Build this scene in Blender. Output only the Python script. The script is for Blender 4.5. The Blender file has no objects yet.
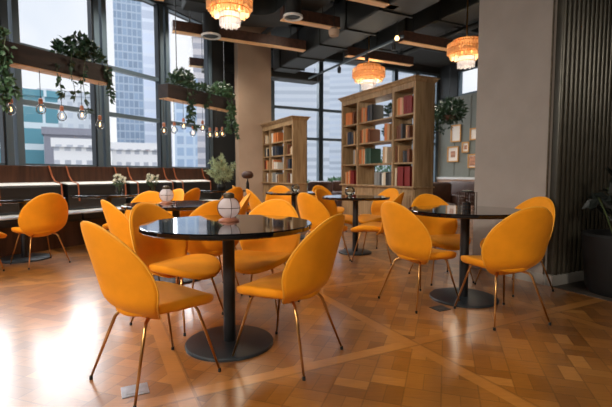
import bpy, bmesh, math, random
from mathutils import Vector, Matrix
random.seed(7)
C = bpy.context.scene.collection
PI = math.pi
HC, FPX, HOR = 1.03, 420.0, 174.0
AX = Vector((.894427, .447214, 0)); MX = Vector((.447214, -.894427, 0)); BX = -MX   # building grid
NX = Vector((.8777, -.4792, 0)); UX = Vector((.4792, .8777, 0))                     # slanted glass facade
ROT_A = math.atan2(AX.y, AX.x); ROT_N = math.atan2(NX.y, NX.x)
def AM(a, m, z=0): v = AX*a + MX*m; v.z = z; return v
def NS(n, s, z=0): v = NX*n + UX*s; v.z = z; return v
PITCH = math.atan((203.5-HOR)/FPX)
def ray(px, py):
    u = (px-306)/FPX; v = (203.5-py)/FPX
    c, s = math.cos(PITCH), math.sin(PITCH)
    d = Vector((u, c + v*s, -s + v*c)); return d/d.y
def at(px, py, Y): d = ray(px, py); return Vector((d.x*Y, Y, HC + d.z*Y))
def on_plane(px, py, nrm, k):
    d = ray(px, py); o = Vector((0, 0, HC))
    t = (k - nrm.dot(o))/nrm.dot(d); return o + d*t

# ------------------------------------------------------------------ materials
def lin(c): return tuple(((x/255)/12.92 if x/255 <= .04045 else ((x/255+.055)/1.055)**2.4) for x in c) + (1,)
def mat(name, rgb, rough=.5, metal=0, noise=0, nscale=8, sheen=0, coat=0, bump=0, bscale=60, spec=.5):
    m = bpy.data.materials.new(name); m.use_nodes = True
    nt = m.node_tree; b = nt.nodes['Principled BSDF']
    col = lin(rgb); b.inputs['Base Color'].default_value = col
    b.inputs['Roughness'].default_value = rough; b.inputs['Metallic'].default_value = metal
    b.inputs['Specular IOR Level'].default_value = spec
    if sheen:
        b.inputs['Sheen Weight'].default_value = sheen; b.inputs['Sheen Roughness'].default_value = .4
        b.inputs['Sheen Tint'].default_value = (1, .75, .3, 1)
    if coat: b.inputs['Coat Weight'].default_value = coat; b.inputs['Coat Roughness'].default_value = .05
    tc = nt.nodes.new('ShaderNodeTexCoord')
    if noise:
        n = nt.nodes.new('ShaderNodeTexNoise'); n.inputs['Scale'].default_value = nscale; n.inputs['Detail'].default_value = 5
        nt.links.new(tc.outputs['Object'], n.inputs['Vector'])
        r = nt.nodes.new('ShaderNodeValToRGB')
        r.color_ramp.elements[0].color = tuple(max(0, x*(1-noise)) for x in col[:3])+(1,)
        r.color_ramp.elements[1].color = tuple(min(1, x*(1+noise)) for x in col[:3])+(1,)
        r.color_ramp.elements[0].position = .3; r.color_ramp.elements[1].position = .7
        nt.links.new(n.outputs['Fac'], r.inputs['Fac']); nt.links.new(r.outputs['Color'], b.inputs['Base Color'])
    if bump:
        n2 = nt.nodes.new('ShaderNodeTexNoise'); n2.inputs['Scale'].default_value = bscale
        nt.links.new(tc.outputs['Object'], n2.inputs['Vector'])
        bp = nt.nodes.new('ShaderNodeBump'); bp.inputs['Strength'].default_value = bump; bp.inputs['Distance'].default_value = .01
        nt.links.new(n2.outputs['Fac'], bp.inputs['Height']); nt.links.new(bp.outputs['Normal'], b.inputs['Normal'])
    return m
def wood(name, c1, c2, stretch=(1, 1, .08), scale=14, rough=.5):
    m = bpy.data.materials.new(name); m.use_nodes = True
    nt = m.node_tree; b = nt.nodes['Principled BSDF']; b.inputs['Roughness'].default_value = rough
    tc = nt.nodes.new('ShaderNodeTexCoord'); mp = nt.nodes.new('ShaderNodeMapping'); mp.inputs['Scale'].default_value = stretch
    n = nt.nodes.new('ShaderNodeTexNoise'); n.inputs['Scale'].default_value = scale; n.inputs['Detail'].default_value = 6; n.inputs['Distortion'].default_value = .6
    r = nt.nodes.new('ShaderNodeValToRGB')
    r.color_ramp.elements[0].color = lin(c1); r.color_ramp.elements[1].color = lin(c2)
    r.color_ramp.elements[0].position = .35; r.color_ramp.elements[1].position = .65
    nt.links.new(tc.outputs['Object'], mp.inputs['Vector']); nt.links.new(mp.outputs['Vector'], n.inputs['Vector'])
    nt.links.new(n.outputs['Fac'], r.inputs['Fac']); nt.links.new(r.outputs['Color'], b.inputs['Base Color'])
    return m
def glass(name, tint=(1, 1, 1), refl=.12, rough=.02):
    m = bpy.data.materials.new(name); m.use_nodes = True
    nt = m.node_tree; nt.nodes.clear()
    o = nt.nodes.new('ShaderNodeOutputMaterial'); mx = nt.nodes.new('ShaderNodeMixShader')
    t = nt.nodes.new('ShaderNodeBsdfTransparent'); t.inputs['Color'].default_value = tint+(1,)
    g = nt.nodes.new('ShaderNodeBsdfGlossy'); g.inputs['Roughness'].default_value = rough
    lw = nt.nodes.new('ShaderNodeLayerWeight'); lw.inputs['Blend'].default_value = .25
    mu = nt.nodes.new('ShaderNodeMath'); mu.operation = 'MULTIPLY'; mu.inputs[1].default_value = refl*4
    nt.links.new(lw.outputs['Fresnel'], mu.inputs[0]); nt.links.new(mu.outputs[0], mx.inputs['Fac'])
    nt.links.new(t.outputs[0], mx.inputs[1]); nt.links.new(g.outputs[0], mx.inputs[2]); nt.links.new(mx.outputs[0], o.inputs['Surface'])
    return m
def frosted(name, rgb, trans=.6, clear=0.0):
    m = bpy.data.materials.new(name); m.use_nodes = True
    nt = m.node_tree; nt.nodes.clear()
    o = nt.nodes.new('ShaderNodeOutputMaterial'); mx = nt.nodes.new('ShaderNodeMixShader'); mx.inputs['Fac'].default_value = trans
    d = nt.nodes.new('ShaderNodeBsdfPrincipled'); d.inputs['Base Color'].default_value = lin(rgb); d.inputs['Roughness'].default_value = .15
    t = nt.nodes.new('ShaderNodeBsdfTranslucent'); t.inputs['Color'].default_value = lin(rgb)
    nt.links.new(d.outputs[0], mx.inputs[1]); nt.links.new(t.outputs[0], mx.inputs[2])
    if clear:
        m2 = nt.nodes.new('ShaderNodeMixShader'); m2.inputs['Fac'].default_value = clear
        tr = nt.nodes.new('ShaderNodeBsdfTransparent')
        nt.links.new(mx.outputs[0], m2.inputs[1]); nt.links.new(tr.outputs[0], m2.inputs[2]); nt.links.new(m2.outputs[0], o.inputs['Surface'])
    else: nt.links.new(mx.outputs[0], o.inputs['Surface'])
    return m
def emit(name, rgb, s):
    m = bpy.data.materials.new(name); m.use_nodes = True
    b = m.node_tree.nodes['Principled BSDF']; b.inputs['Base Color'].default_value = lin(rgb)
    b.inputs['Emission Color'].default_value = lin(rgb); b.inputs['Emission Strength'].default_value = s
    return m
class NB:   # tiny math-node builder
    def __init__(s, nt): s.nt = nt
    def m(s, op, a, b=None, c=None):
        n = s.nt.nodes.new('ShaderNodeMath'); n.operation = op
        for i, v in enumerate((a, b, c)):
            if v is None: continue
            if isinstance(v, (int, float)): n.inputs[i].default_value = v
            else: s.nt.links.new(v, n.inputs[i])
        return n.outputs[0]
    def mix(s, f, a, b):
        n = s.nt.nodes.new('ShaderNodeMix'); n.data_type = 'RGBA'
        for sock, v in ((n.inputs[0], f), (n.inputs[6], a), (n.inputs[7], b)):
            if isinstance(v, (int, float, tuple)): sock.default_value = v
            else: s.nt.links.new(v, sock)
        return n.outputs[2]
def parquet():
    m = bpy.data.materials.new('versailles_parquet'); m.use_nodes = True
    nt = m.node_tree; b = nt.nodes['Principled BSDF']; k = NB(nt)
    tc = nt.nodes.new('ShaderNodeTexCoord'); sp = nt.nodes.new('ShaderNodeSeparateXYZ')
    nt.links.new(tc.outputs['Object'], sp.inputs[0]); X, Y = sp.outputs[0], sp.outputs[1]
    a = k.m('ADD', k.m('MULTIPLY', X, AX.x), k.m('MULTIPLY', Y, AX.y))
    q = k.m('ADD', k.m('MULTIPLY', X, MX.x), k.m('MULTIPLY', Y, MX.y))
    L, W = 1.34, .085
    a1 = k.m('DIVIDE', k.m('ADD', a, 10*L-1.64), L); q1 = k.m('DIVIDE', k.m('ADD', q, 20*L+1.99), L)
    fa, fq = k.m('FRACT', a1), k.m('FRACT', q1)
    ba, bq = k.m('LESS_THAN', fa, W/L), k.m('LESS_THAN', fq, W/L)
    border = k.m('MAXIMUM', ba, bq)
    # inner lattice at 45 degrees
    r2 = .70711; P = .168
    u = k.m('DIVIDE', k.m('MULTIPLY', k.m('ADD', a, q), r2), P); v = k.m('DIVIDE', k.m('MULTIPLY', k.m('SUBTRACT', a, q), r2), P)
    u = k.m('ADD', u, 200); v = k.m('ADD', v, 200)
    cu, cv = k.m('FLOOR', u), k.m('FLOOR', v)
    chk = k.m('MODULO', k.m('ADD', cu, cv), 2)
    fu, fv = k.m('FRACT', u), k.m('FRACT', v)
    along = k.m('ADD', k.m('MULTIPLY', chk, fu), k.m('MULTIPLY', k.m('SUBTRACT', 1, chk), fv))
    sub = k.m('FLOOR', k.m('MULTIPLY', along, 2))
    def rnd(x, y, z):
        cx = nt.nodes.new('ShaderNodeCombineXYZ')
        for i, w in enumerate((x, y, z)):
            if isinstance(w, (int, float)): cx.inputs[i].default_value = w
            else: nt.links.new(w, cx.inputs[i])
        wn = nt.nodes.new('ShaderNodeTexWhiteNoise'); wn.noise_dimensions = '3D'; nt.links.new(cx.outputs[0], wn.inputs['Vector'])
        return wn.outputs['Value']
    rin = rnd(cu, cv, sub)
    rbo = rnd(k.m('FLOOR', a1), k.m('FLOOR', q1), k.m('ADD', ba, 5))
    def ramp(f, cols):
        r = nt.nodes.new('ShaderNodeValToRGB'); nt.links.new(f, r.inputs['Fac'])
        e = r.color_ramp.elements
        while len(e) < len(cols): e.new(.5)
        for i, c in enumerate(cols): e[i].position = i/(len(cols)-1); e[i].color = lin(c)
        return r.outputs['Color']
    cin = ramp(rin, [(128, 78, 26), (154, 98, 38), (170, 110, 46), (142, 88, 32), (188, 126, 58)])
    cbo = ramp(rbo, [(164, 104, 44), (182, 120, 54), (196, 134, 66)])
    col = k.mix(border, cin, cbo)
    # grain
    mp = nt.nodes.new('ShaderNodeMapping'); mp.inputs['Rotation'].default_value = (0, 0, .3); mp.inputs['Scale'].default_value = (3, 22, 1)
    nt.links.new(tc.outputs['Object'], mp.inputs['Vector'])
    n = nt.nodes.new('ShaderNodeTexNoise'); n.inputs['Scale'].default_value = 3; n.inputs['Detail'].default_value = 6
    nt.links.new(mp.outputs['Vector'], n.inputs['Vector'])
    g = k.m('ADD', k.m('MULTIPLY', n.outputs['Fac'], .5), .75)
    n3 = nt.nodes.new('ShaderNodeTexNoise'); n3.inputs['Scale'].default_value = 1.3; n3.inputs['Detail'].default_value = 3
    nt.links.new(tc.outputs['Object'], n3.inputs['Vector'])
    # joints
    def edge(f, w): return k.m('MAXIMUM', k.m('LESS_THAN', f, w), k.m('GREATER_THAN', f, 1-w))
    jin = k.m('MAXIMUM', k.m('MAXIMUM', edge(fu, .022), edge(fv, .022)), edge(k.m('FRACT', k.m('MULTIPLY', along, 2)), .03))
    jbo = k.m('MAXIMUM', k.m('LESS_THAN', k.m('ABSOLUTE', k.m('SUBTRACT', fa, W/L)), .006), k.m('LESS_THAN', k.m('ABSOLUTE', k.m('SUBTRACT', fq, W/L)), .006))
    joint = k.m('MAXIMUM', k.m('MULTIPLY', jin, k.m('SUBTRACT', 1, border)), jbo)
    sh = k.m('MULTIPLY', g, k.m('SUBTRACT', 1, k.m('MULTIPLY', joint, .3)))
    mul = nt.nodes.new('ShaderNodeVectorMath'); mul.operation = 'SCALE'
    nt.links.new(col, mul.inputs[0]); nt.links.new(sh, mul.inputs['Scale'])
    nt.links.new(mul.outputs[0], b.inputs['Base Color'])
    b.inputs['Specular IOR Level'].default_value = .9; b.inputs['Coat Weight'].default_value = 1.0; b.inputs['Coat Roughness'].default_value = .2
    rg = k.m('ADD', k.m('MULTIPLY', n3.outputs['Fac'], .2), .26); nt.links.new(rg, b.inputs['Roughness'])
    bp = nt.nodes.new('ShaderNodeBump'); bp.inputs['Strength'].default_value = .25; bp.inputs['Distance'].default_value = .002
    h = k.m('SUBTRACT', k.m('ADD', k.m('MULTIPLY', rin, .5), k.m('MULTIPLY', n3.outputs['Fac'], 1.0)), joint)
    nt.links.new(h, bp.inputs['Height']); nt.links.new(bp.outputs['Normal'], b.inputs['Normal'])
    return m
def facade(name, wall, pane, sx, sz, fx=.7, fz=.65, rough=.4, axis=0):
    m = bpy.data.materials.new(name); m.use_nodes = True
    nt = m.node_tree; b = nt.nodes['Principled BSDF']; k = NB(nt); b.inputs['Roughness'].default_value = rough
    b.inputs['Specular IOR Level'].default_value = .2
    tc = nt.nodes.new('ShaderNodeTexCoord'); sp = nt.nodes.new('ShaderNodeSeparateXYZ'); nt.links.new(tc.outputs['Object'], sp.inputs[0])
    h = k.m('ADD', k.m('ADD', sp.outputs[0], sp.outputs[1]), 500); z = k.m('ADD', sp.outputs[2], 500)
    w = k.m('MULTIPLY', k.m('LESS_THAN', k.m('FRACT', k.m('DIVIDE', h, sx)), fx), k.m('LESS_THAN', k.m('FRACT', k.m('DIVIDE', z, sz)), fz))
    cx = nt.nodes.new('ShaderNodeCombineXYZ'); nt.links.new(k.m('FLOOR', k.m('DIVIDE', h, sx)), cx.inputs[0]); nt.links.new(k.m('FLOOR', k.m('DIVIDE', z, sz)), cx.inputs[1])
    wn = nt.nodes.new('ShaderNodeTexWhiteNoise'); nt.links.new(cx.outputs[0], wn.inputs['Vector'])
    sc = nt.nodes.new('ShaderNodeVectorMath'); sc.operation = 'SCALE'; sc.inputs[0].default_value = lin(pane)[:3]
    nt.links.new(k.m('ADD', k.m('MULTIPLY', wn.outputs['Value'], .3), .85), sc.inputs['Scale'])
    nt.links.new(k.mix(w, lin(wall), sc.outputs[0]), b.inputs['Base Color'])
    return m

M = {}
M['velvet'] = mat('orange_velvet', (238, 148, 18), .75, noise=.07, nscale=9, sheen=.12, bump=.05, bscale=300, spec=.25)
M['piping'] = mat('amber_piping', (243, 168, 44), .6, sheen=.1)
M['brass'] = mat('antique_brass', (190, 140, 84), .28, 1)
M['glide'] = mat('black_rubber', (22, 20, 18), .5)
M['table'] = mat('black_polished_stone', (13, 14, 16), .07, noise=.5, nscale=30, coat=.6)
M['rim'] = mat('black_table_edge', (16, 15, 15), .35, noise=.3, nscale=40)
M['iron'] = mat('black_iron', (24, 26, 28), .45, noise=.15)
M['base'] = mat('slate_cast_base', (34, 41, 45), .42, noise=.12, nscale=12)
M['floor'] = parquet()
M['tile'] = mat('grey_stone_floor', (74, 66, 58), .5, noise=.15)
M['stone'] = mat('grey_plaster', (152, 142, 133), .8, noise=.07, nscale=3, bump=.15, bscale=14)
M['beige'] = mat('beige_plaster', (176, 152, 132), .8, noise=.05, nscale=3)
M['flute'] = mat('dark_bronze_fluting', (60, 55, 44), .3, .4, noise=.15)
M['skirting'] = mat('pale_skirting', (150, 146, 138), .5)
M['ceil'] = mat('charcoal_ceiling', (40, 42, 42), .85, noise=.15, nscale=2)
M['duct'] = mat('dark_duct_paint', (20, 23, 23), .6, noise=.18, nscale=3)
M['blacksoft'] = mat('dark_wall_paint', (32, 36, 39), .7)
M['mullion'] = mat('slate_window_metal', (86, 102, 114), .4, .2)
M['mullion_dark'] = mat('dark_window_metal', (40, 48, 56), .4, .2)
M['pane'] = glass('window_glass', (.985, .995, 1.0), .03)
M['clear'] = glass('clear_glass', (.93, .95, .95), .22)
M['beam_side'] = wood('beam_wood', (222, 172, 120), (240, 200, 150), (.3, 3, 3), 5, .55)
M['dark_wood'] = wood('walnut_panel', (48, 29, 22), (74, 46, 34), (3, 3, .3), 5, .4)
M['planter_wood'] = wood('planter_wood', (36, 28, 27), (50, 38, 35), (3, .3, 3), 5, .6)
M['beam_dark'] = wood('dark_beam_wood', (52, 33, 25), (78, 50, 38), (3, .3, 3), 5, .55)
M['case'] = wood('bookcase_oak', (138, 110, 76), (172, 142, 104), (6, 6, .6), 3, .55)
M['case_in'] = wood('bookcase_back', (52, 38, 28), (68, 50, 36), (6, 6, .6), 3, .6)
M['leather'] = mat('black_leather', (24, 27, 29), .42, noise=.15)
M['bench_highlight'] = mat('painted_bench_highlight', (236, 238, 240), .5)  # near-white colour stands in for window light on the black bench tops
M['copper'] = mat('copper_strap', (176, 104, 70), .5, .2)
M['brown'] = mat('brown_leather', (78, 48, 36), .5, noise=.2)
M['leaf'] = mat('dark_leaf', (38, 66, 44), .45, noise=.35, nscale=6)
M['leaf_mid'] = mat('mid_leaf', (66, 98, 66), .5, noise=.35, nscale=6)
M['leaf_pale'] = mat('pale_leaf', (170, 186, 150), .6, noise=.25, nscale=8)
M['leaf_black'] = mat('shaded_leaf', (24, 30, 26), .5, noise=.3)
M['petal'] = mat('cream_petal', (232, 230, 212), .6)
M['stem'] = mat('stem', (70, 84, 48), .6)
M['lantern_base'] = mat('copper_base', (176, 112, 84), .4, .3)
M['lantern_cap'] = mat('bronze_cap', (92, 80, 62), .4, .6, noise=.3, nscale=30)
M['wire'] = mat('bronze_wire', (74, 52, 40), .4, .7)
M['globe'] = frosted('frosted_globe', (240, 230, 230), .35, .35)
M['rods'] = frosted('amber_glass_rods', (250, 222, 180), .5)
M['rods_clear'] = frosted('clear_glass_rods', (206, 208, 218), .45, .3)
M['gold'] = mat('gold_metal', (214, 160, 92), .3, 1)
M['bulb'] = emit('glowing_filament', (255, 196, 126), 5)
M['candle'] = mat('cream_candle', (228, 214, 190), .6)
M['white'] = mat('white_paint', (210, 212, 212), .5)
M['gallery'] = mat('sage_grey_paint', (118, 122, 114), .7, noise=.04)
M['wainscot'] = mat('rose_beige_wainscot', (170, 142, 124), .7, noise=.05)
M['frame'] = mat('gilt_picture_frame', (206, 150, 82), .35, .5)
M['print'] = mat('ochre_print', (178, 126, 96), .7, noise=.6, nscale=14)
M['mount'] = mat('white_mount', (236, 226, 214), .7)
M['steel'] = mat('brushed_steel', (168, 172, 176), .3, .9, noise=.2, nscale=20)
M['pot'] = mat('black_pot', (14, 14, 14), .6)
M['pages'] = mat('book_pages', (222, 208, 182), .8, noise=.1, nscale=60)
cov = bpy.data.materials.new('book_cover'); cov.use_nodes = True
oi = cov.node_tree.nodes.new('ShaderNodeObjectInfo'); bb = cov.node_tree.nodes['Principled BSDF']; bb.inputs['Roughness'].default_value = .55
cov.node_tree.links.new(oi.outputs['Color'], bb.inputs['Base Color']); M['cover'] = cov

# ------------------------------------------------------------------ mesh helpers
def obj(name, bm, m, parent=None, loc=None, rotz=0, smooth=False):
    bmesh.ops.recalc_face_normals(bm, faces=bm.faces)
    me = bpy.data.meshes.new(name); bm.to_mesh(me); bm.free()
    ms = m if isinstance(m, (list, tuple)) else [m]
    for x in ms: me.materials.append(x)
    if smooth:
        for p in me.polygons: p.use_smooth = True
        if smooth != True: me.set_sharp_from_angle(angle=smooth)
    o = bpy.data.objects.new(name, me); C.objects.link(o)
    if parent: o.parent = parent
    if loc is not None: o.location = loc
    o.rotation_euler.z = rotz
    return o
def tag(o, label, cat, group=None, kind=None):
    o['label'] = label; o['category'] = cat
    if group: o['group'] = group
    if kind: o['kind'] = kind
    return o
def thing(name, label, cat, loc=(0, 0, 0), rotz=0, group=None):
    o = bpy.data.objects.new(name, None); C.objects.link(o); o.location = loc; o.rotation_euler.z = rotz
    o.empty_display_size = .1
    return tag(o, label, cat, group)
def struct(name, bm, m, parent=None, loc=None, rotz=0, smooth=False):
    o = obj(name, bm, m, parent, loc, rotz, smooth)
    if not parent: o['kind'] = 'structure'
    return o
def dup(root, loc, rotz, label, group=None):
    r = root.copy(); C.objects.link(r); r.location = loc; r.rotation_euler.z = rotz; r['label'] = label
    if group: r['group'] = group
    for ch in list(root.children):
        c = ch.copy(); C.objects.link(c); c.parent = r
        for g in list(ch.children):
            d = g.copy(); C.objects.link(d); d.parent = c
    return r
def nb(): return bmesh.new()
def box(bm, x0, x1, y0, y1, z0, z1, bev=0, mi=0):
    r = bmesh.ops.create_cube(bm, size=1)
    vs = r['verts']
    bmesh.ops.scale(bm, vec=(x1-x0, y1-y0, z1-z0), verts=vs)
    bmesh.ops.translate(bm, vec=((x0+x1)/2, (y0+y1)/2, (z0+z1)/2), verts=vs)
    fs = set(f for v in vs for f in v.link_faces)
    for f in fs: f.material_index = mi
    if bev:
        es = list(set(e for v in vs for e in v.link_edges))
        bmesh.ops.bevel(bm, geom=es, offset=bev, segments=2, affect='EDGES', profile=.5)
    return bm
def lathe(bm, prof, seg=32, off=(0, 0, 0)):
    rings = []
    for r, z in prof:
        if r < 1e-6: rings.append([bm.verts.new((off[0], off[1], z+off[2]))])
        else: rings.append([bm.verts.new((off[0]+r*math.cos(2*PI*i/seg), off[1]+r*math.sin(2*PI*i/seg), z+off[2])) for i in range(seg)])
    for a, b in zip(rings, rings[1:]):
        for i in range(seg):
            j = (i+1) % seg
            if len(a) == 1 and len(b) == 1: continue
            if len(a) == 1: bm.faces.new((a[0], b[i], b[j]))
            elif len(b) == 1: bm.faces.new((a[i], a[j], b[0]))
            else: bm.faces.new((a[i], a[j], b[j], b[i]))
    return bm
def tube(bm, pts, rad, seg=8, closed=False):
    pts = [Vector(p) for p in pts]; n = len(pts)
    rad = rad if isinstance(rad, (list, tuple)) else [rad]*n
    rings = []; prev = None
    for i, p in enumerate(pts):
        if closed: t = (pts[(i+1) % n]-pts[i-1])
        else: t = (pts[min(i+1, n-1)]-pts[max(i-1, 0)])
        t.normalize()
        if prev is None:
            up = Vector((0, 0, 1)) if abs(t.z) < .9 else Vector((1, 0, 0))
            x = t.cross(up).normalized()
        else: x = (prev - t*prev.dot(t)).normalized()
        prev = x; y = t.cross(x)
        rings.append([bm.verts.new(p + (x*math.cos(2*PI*k/seg)+y*math.sin(2*PI*k/seg))*rad[i]) for k in range(seg)])
    prs = list(zip(rings, rings[1:])) + ([(rings[-1], rings[0])] if closed else [])
    for a, b in prs:
        for k in range(seg):
            j = (k+1) % seg; bm.faces.new((a[k], a[j], b[j], b[k]))
    if not closed: bm.faces.new(rings[0]); bm.faces.new(rings[-1])
    return bm
def prism(bm, poly, z0, z1):
    a = [bm.verts.new((p[0], p[1], z0)) for p in poly]; b = [bm.verts.new((p[0], p[1], z1)) for p in poly]
    bm.faces.new(a[::-1]); bm.faces.new(b)
    for i in range(len(poly)):
        j = (i+1) % len(poly); bm.faces.new((a[i], a[j], b[j], b[i]))
    return bm
def leaf(bm, p, d, L, W):
    d = d.normalized(); up = Vector((random.uniform(-1, 1), random.uniform(-1, 1), random.uniform(-.2, 1))).normalized()
    s = d.cross(up)
    if s.length < .05: s = d.cross(Vector((1, 0, 0)))
    s.normalize(); n = s.cross(d)
    v = [bm.verts.new(q) for q in (p, p+d*L*.45+s*W/2+n*L*.06, p+d*L*.45-s*W/2+n*L*.06, p+d*L-n*L*.08, p+d*L*.5)]
    bm.faces.new((v[0], v[4], v[1])); bm.faces.new((v[0], v[2], v[4])); bm.faces.new((v[1], v[4], v[3])); bm.faces.new((v[4], v[2], v[3]))
def rv(): 
    while True:
        v = Vector((random.uniform(-1, 1), random.uniform(-1, 1), random.uniform(-1, 1)))
        if .05 < v.length < 1: return v
def arc(n, r, z=0, cx=0, cy=0): return [(cx+r*math.cos(2*PI*i/n), cy+r*math.sin(2*PI*i/n), z) for i in range(n)]

# ------------------------------------------------------------------ chair
def shell(outl, cen, surf, t_in, t_out, rings=9, seg=44):
    bm = nb(); e = 1e-3
    def frame(p, q):
        S = surf(p, q); n = (surf(p+e, q)-S).cross(surf(p, q+e)-S).normalized(); return S, n
    O = [outl(2*PI*i/seg) for i in range(seg)]
    rim = [bm.verts.new(surf(*o)) for o in O]
    for side, T in ((1, t_in), (-1, t_out)):
        prev = rim
        for k in range(rings-1, -1, -1):
            ph = k/rings*PI/2; r = math.sin(ph); t = T*math.cos(ph)**.55
            if k == 0:
                S, n = frame(*cen); c = bm.verts.new(S+n*T*side)
                for i in range(seg): bm.faces.new((prev[i], prev[(i+1) % seg], c))
            else:
                cur = []
                for o in O:
                    S, n = frame(cen[0]+(o[0]-cen[0])*r, cen[1]+(o[1]-cen[1])*r); cur.append(bm.verts.new(S+n*t*side))
                for i in range(seg): bm.faces.new((prev[i], prev[(i+1) % seg], cur[(i+1) % seg], cur[i]))
                prev = cur
    return bm, [surf(*o) for o in O]
def sp(x, p): return math.copysign(abs(x)**p, x)
def back_out(th):
    c, s = math.cos(th), math.sin(th); n = 2/2.25
    p = .256*sp(c, n); q = .235+(.28 if s > 0 else .235)*sp(s, n)
    if s > 0: p *= 1-.15*s**1.6
    else: p *= 1-.12*s*s
    return p, q
def back_surf(p, q):
    t = q/.515
    y = -.20 - .115*t - .02*t*t + (1.75-.5*t)*p*p + .17*max(0, (.30-t)/.30)**2
    return Vector((p, y, .312 + q*.985))
def seat_out(th):
    c, s = math.cos(th), math.sin(th); n = 2/2.25
    p = .236*sp(c, n); q = .045+.245*sp(s, n)
    if s < 0: p *= 1-.24*s*s
    else: p *= 1-.12*s*s
    return p, q
def seat_surf(p, q):
    z = .408 + .02*(p/.23)**2 - .05*max(0, (q-.04)/.24)**2 - .015*max(0, (-.05-q)/.15)
    return Vector((p, q, z))
def chair_parts(t):
    bm, _ = shell(seat_out, (0, .045), seat_surf, .02, .062); obj('seat', bm, M['velvet'], t, smooth=True)
    bm, rim = shell(back_out, (0, .235), back_surf, .014, .030); b = obj('backrest', bm, M['velvet'], t, smooth=True)
    bm = tube(nb(), rim, .0048, 6, closed=True); obj('piping', bm, M['piping'], b, smooth=True)
    for sx in (-1, 1):
        for front in (0, 1):
            if front: P = [(.05, .08, .372), (.11, .115, .366), (.135, .128, .356), (.147, .137, .334), (.216, .215, .012)]
            else: P = [(.05, -.05, .36), (.105, -.115, .345), (.13, -.14, .337), (.142, -.153, .318), (.216, -.25, .012)]
            P = [(sx*x, y, z) for x, y, z in P]
            l = obj('leg', tube(nb(), P, [.0085, .009, .009, .0088, .006], 10), M['brass'], t, smooth=True)
            f = P[-1]; obj('glide', lathe(nb(), [(0, 0), (.0085, 0), (.0085, .014), (.0065, .02), (0, .02)], 10, (f[0], f[1], 0)), M['glide'], l, smooth=.6)
chair0 = thing('dining_chair', '', 'chair', group='orange velvet dining chairs'); chair_parts(chair0)
CH = [
 (-.755, 2.10, .64, .77, 'orange velvet dining chair front left of the nearest table, back turned to us'),
 (-.88, 2.90, .88, -.40, 'orange velvet dining chair left of the nearest table, facing right towards it'),
 (-.115, 2.35, -.86, .51, 'orange velvet dining chair right of the nearest table, its back to the right'),
 (-.34, 3.16, -.30, -.95, 'orange velvet dining chair behind the nearest table, facing us, right of the lantern'),
 (-.86, 3.62, -.5, .85, 'orange velvet dining chair between the two tables with round white lanterns, back to us'),
 (-.93, 4.42, -.95, -.2, 'orange velvet dining chair just right of the nearest round white lantern, facing left'),
 (-1.40, 3.62, .70, .65, 'pale lit orange velvet chair left of second lantern table, facing it'),
 (-1.80, 4.78, .25, -.96, 'orange velvet chair behind left side of second lantern table, facing us'),
 (-2.27, 5.28, -.97, .2, 'orange velvet chair at bench table nearest the first flower jar, back to us'),
 (-2.0, 5.72, -.6, -.8, 'narrow-looking orange velvet chair straight behind the second white lantern'),
 (-1.95, 6.4, -.93, .36, 'orange velvet chair turned to the bench, between second lantern and big pale plant'),
 (.93, 3.36, .87, .49, 'orange velvet dining chair left of the table with the wire cage, facing right'),
 (1.40, 3.00, -.22, .975, 'orange velvet dining chair in front of wire cage table, back to us'),
 (1.33, 4.08, .2, -.98, 'orange velvet dining chair behind the wire cage table, facing us'),
 (1.86, 3.74, -.93, -.36, 'orange velvet dining chair between the wire cage table and grey pillar'),
 (.22, 4.95, .75, .66, 'pale lit orange velvet chair left of the glass votive table, back to us'),
 (.46, 5.98, .85, -.52, 'orange velvet chair behind left of glass votive table, inner side showing'),
 (.42, 7.5, .6, -.8, 'small far orange chair seen over the left edge of glass votive table'),
 (.82, 4.98, -.92, .40, 'orange velvet chair right of glass votive table, seat tucked to the left'),
 (1.02, 6.05, -.8, -.6, 'orange velvet chair between glass votive table and tall bookcase doors'),
 (-.47, 7.42, .05, -1, 'dark-looking orange chair behind the far table before the low bookcase'),
 (-.52, 6.0, .8, .35, 'pale lit orange chair left of the far table before low bookcase'),
 (-1.03, 7.82, .8, .3, 'orange chair below the brown round-topped lamp by beige pillar'),
 (-1.38, 7.05, -.8, .6, 'orange chair at the table with the big pale plant'),
 (-3.08, 4.80, -.80, .55, 'orange velvet chair standing alone at the leftmost bench table'),
 (-3.52, 4.41, .71, .70, 'orange velvet chair mostly cut off by the left edge, brass leg showing'),
]
for i, (x, y, fx, fy, lab) in enumerate(CH):
    rz = math.atan2(-fx, fy)
    if i == 0: chair0.location = (x, y, 0); chair0.rotation_euler.z = rz; chair0['label'] = lab
    else: dup(chair0, (x, y, 0), rz, lab)

# ------------------------------------------------------------------ tables
def table(x, y, r, rb, label, group='round black pedestal tables'):
    t = thing('pedestal_table', label, 'table', (x, y, 0), 0, group)
    obj('tabletop', lathe(nb(), [(0, .706), (r-.02, .706), (r-.006, .709), (r, .716), (r, .734), (r-.003, .7385), (r-.006, .74), (0, .74)], 96), M['table'], t, smooth=.25)
    obj('pedestal', lathe(nb(), [(0, .02), (.036, .02), (.036, .69), (.13, .69), (.13, .706), (0, .706)], 24), M['iron'], t, smooth=.5)
    obj('base', lathe(nb(), [(0, 0), (rb, 0), (rb, .012), (rb-.004, .017), (rb-.012, .02), (0, .022)], 72), M['base'], t, smooth=.5)
    return t
T1 = (-.465, 2.50); T2 = (-1.28, 4.12); T3 = (.645, 5.46); T4 = (1.307, 3.43); T5 = (-.2, 6.75); T6 = (-1.53, 7.78)
table(*T1, .50, .265, 'nearest round black table carrying a white globe lantern, floor before it empty')
table(*T2, .50, .27, 'round black table with the second white globe lantern, behind the nearest table')
table(*T3, .44, .215, 'round black table with glass votive in front of the tall bookcase')
table(*T4, .465, .27, 'round black table with square wire cage beside the grey pillar')
table(*T5, .45, .23, 'far round black table in front of the low bookcase')
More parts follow.
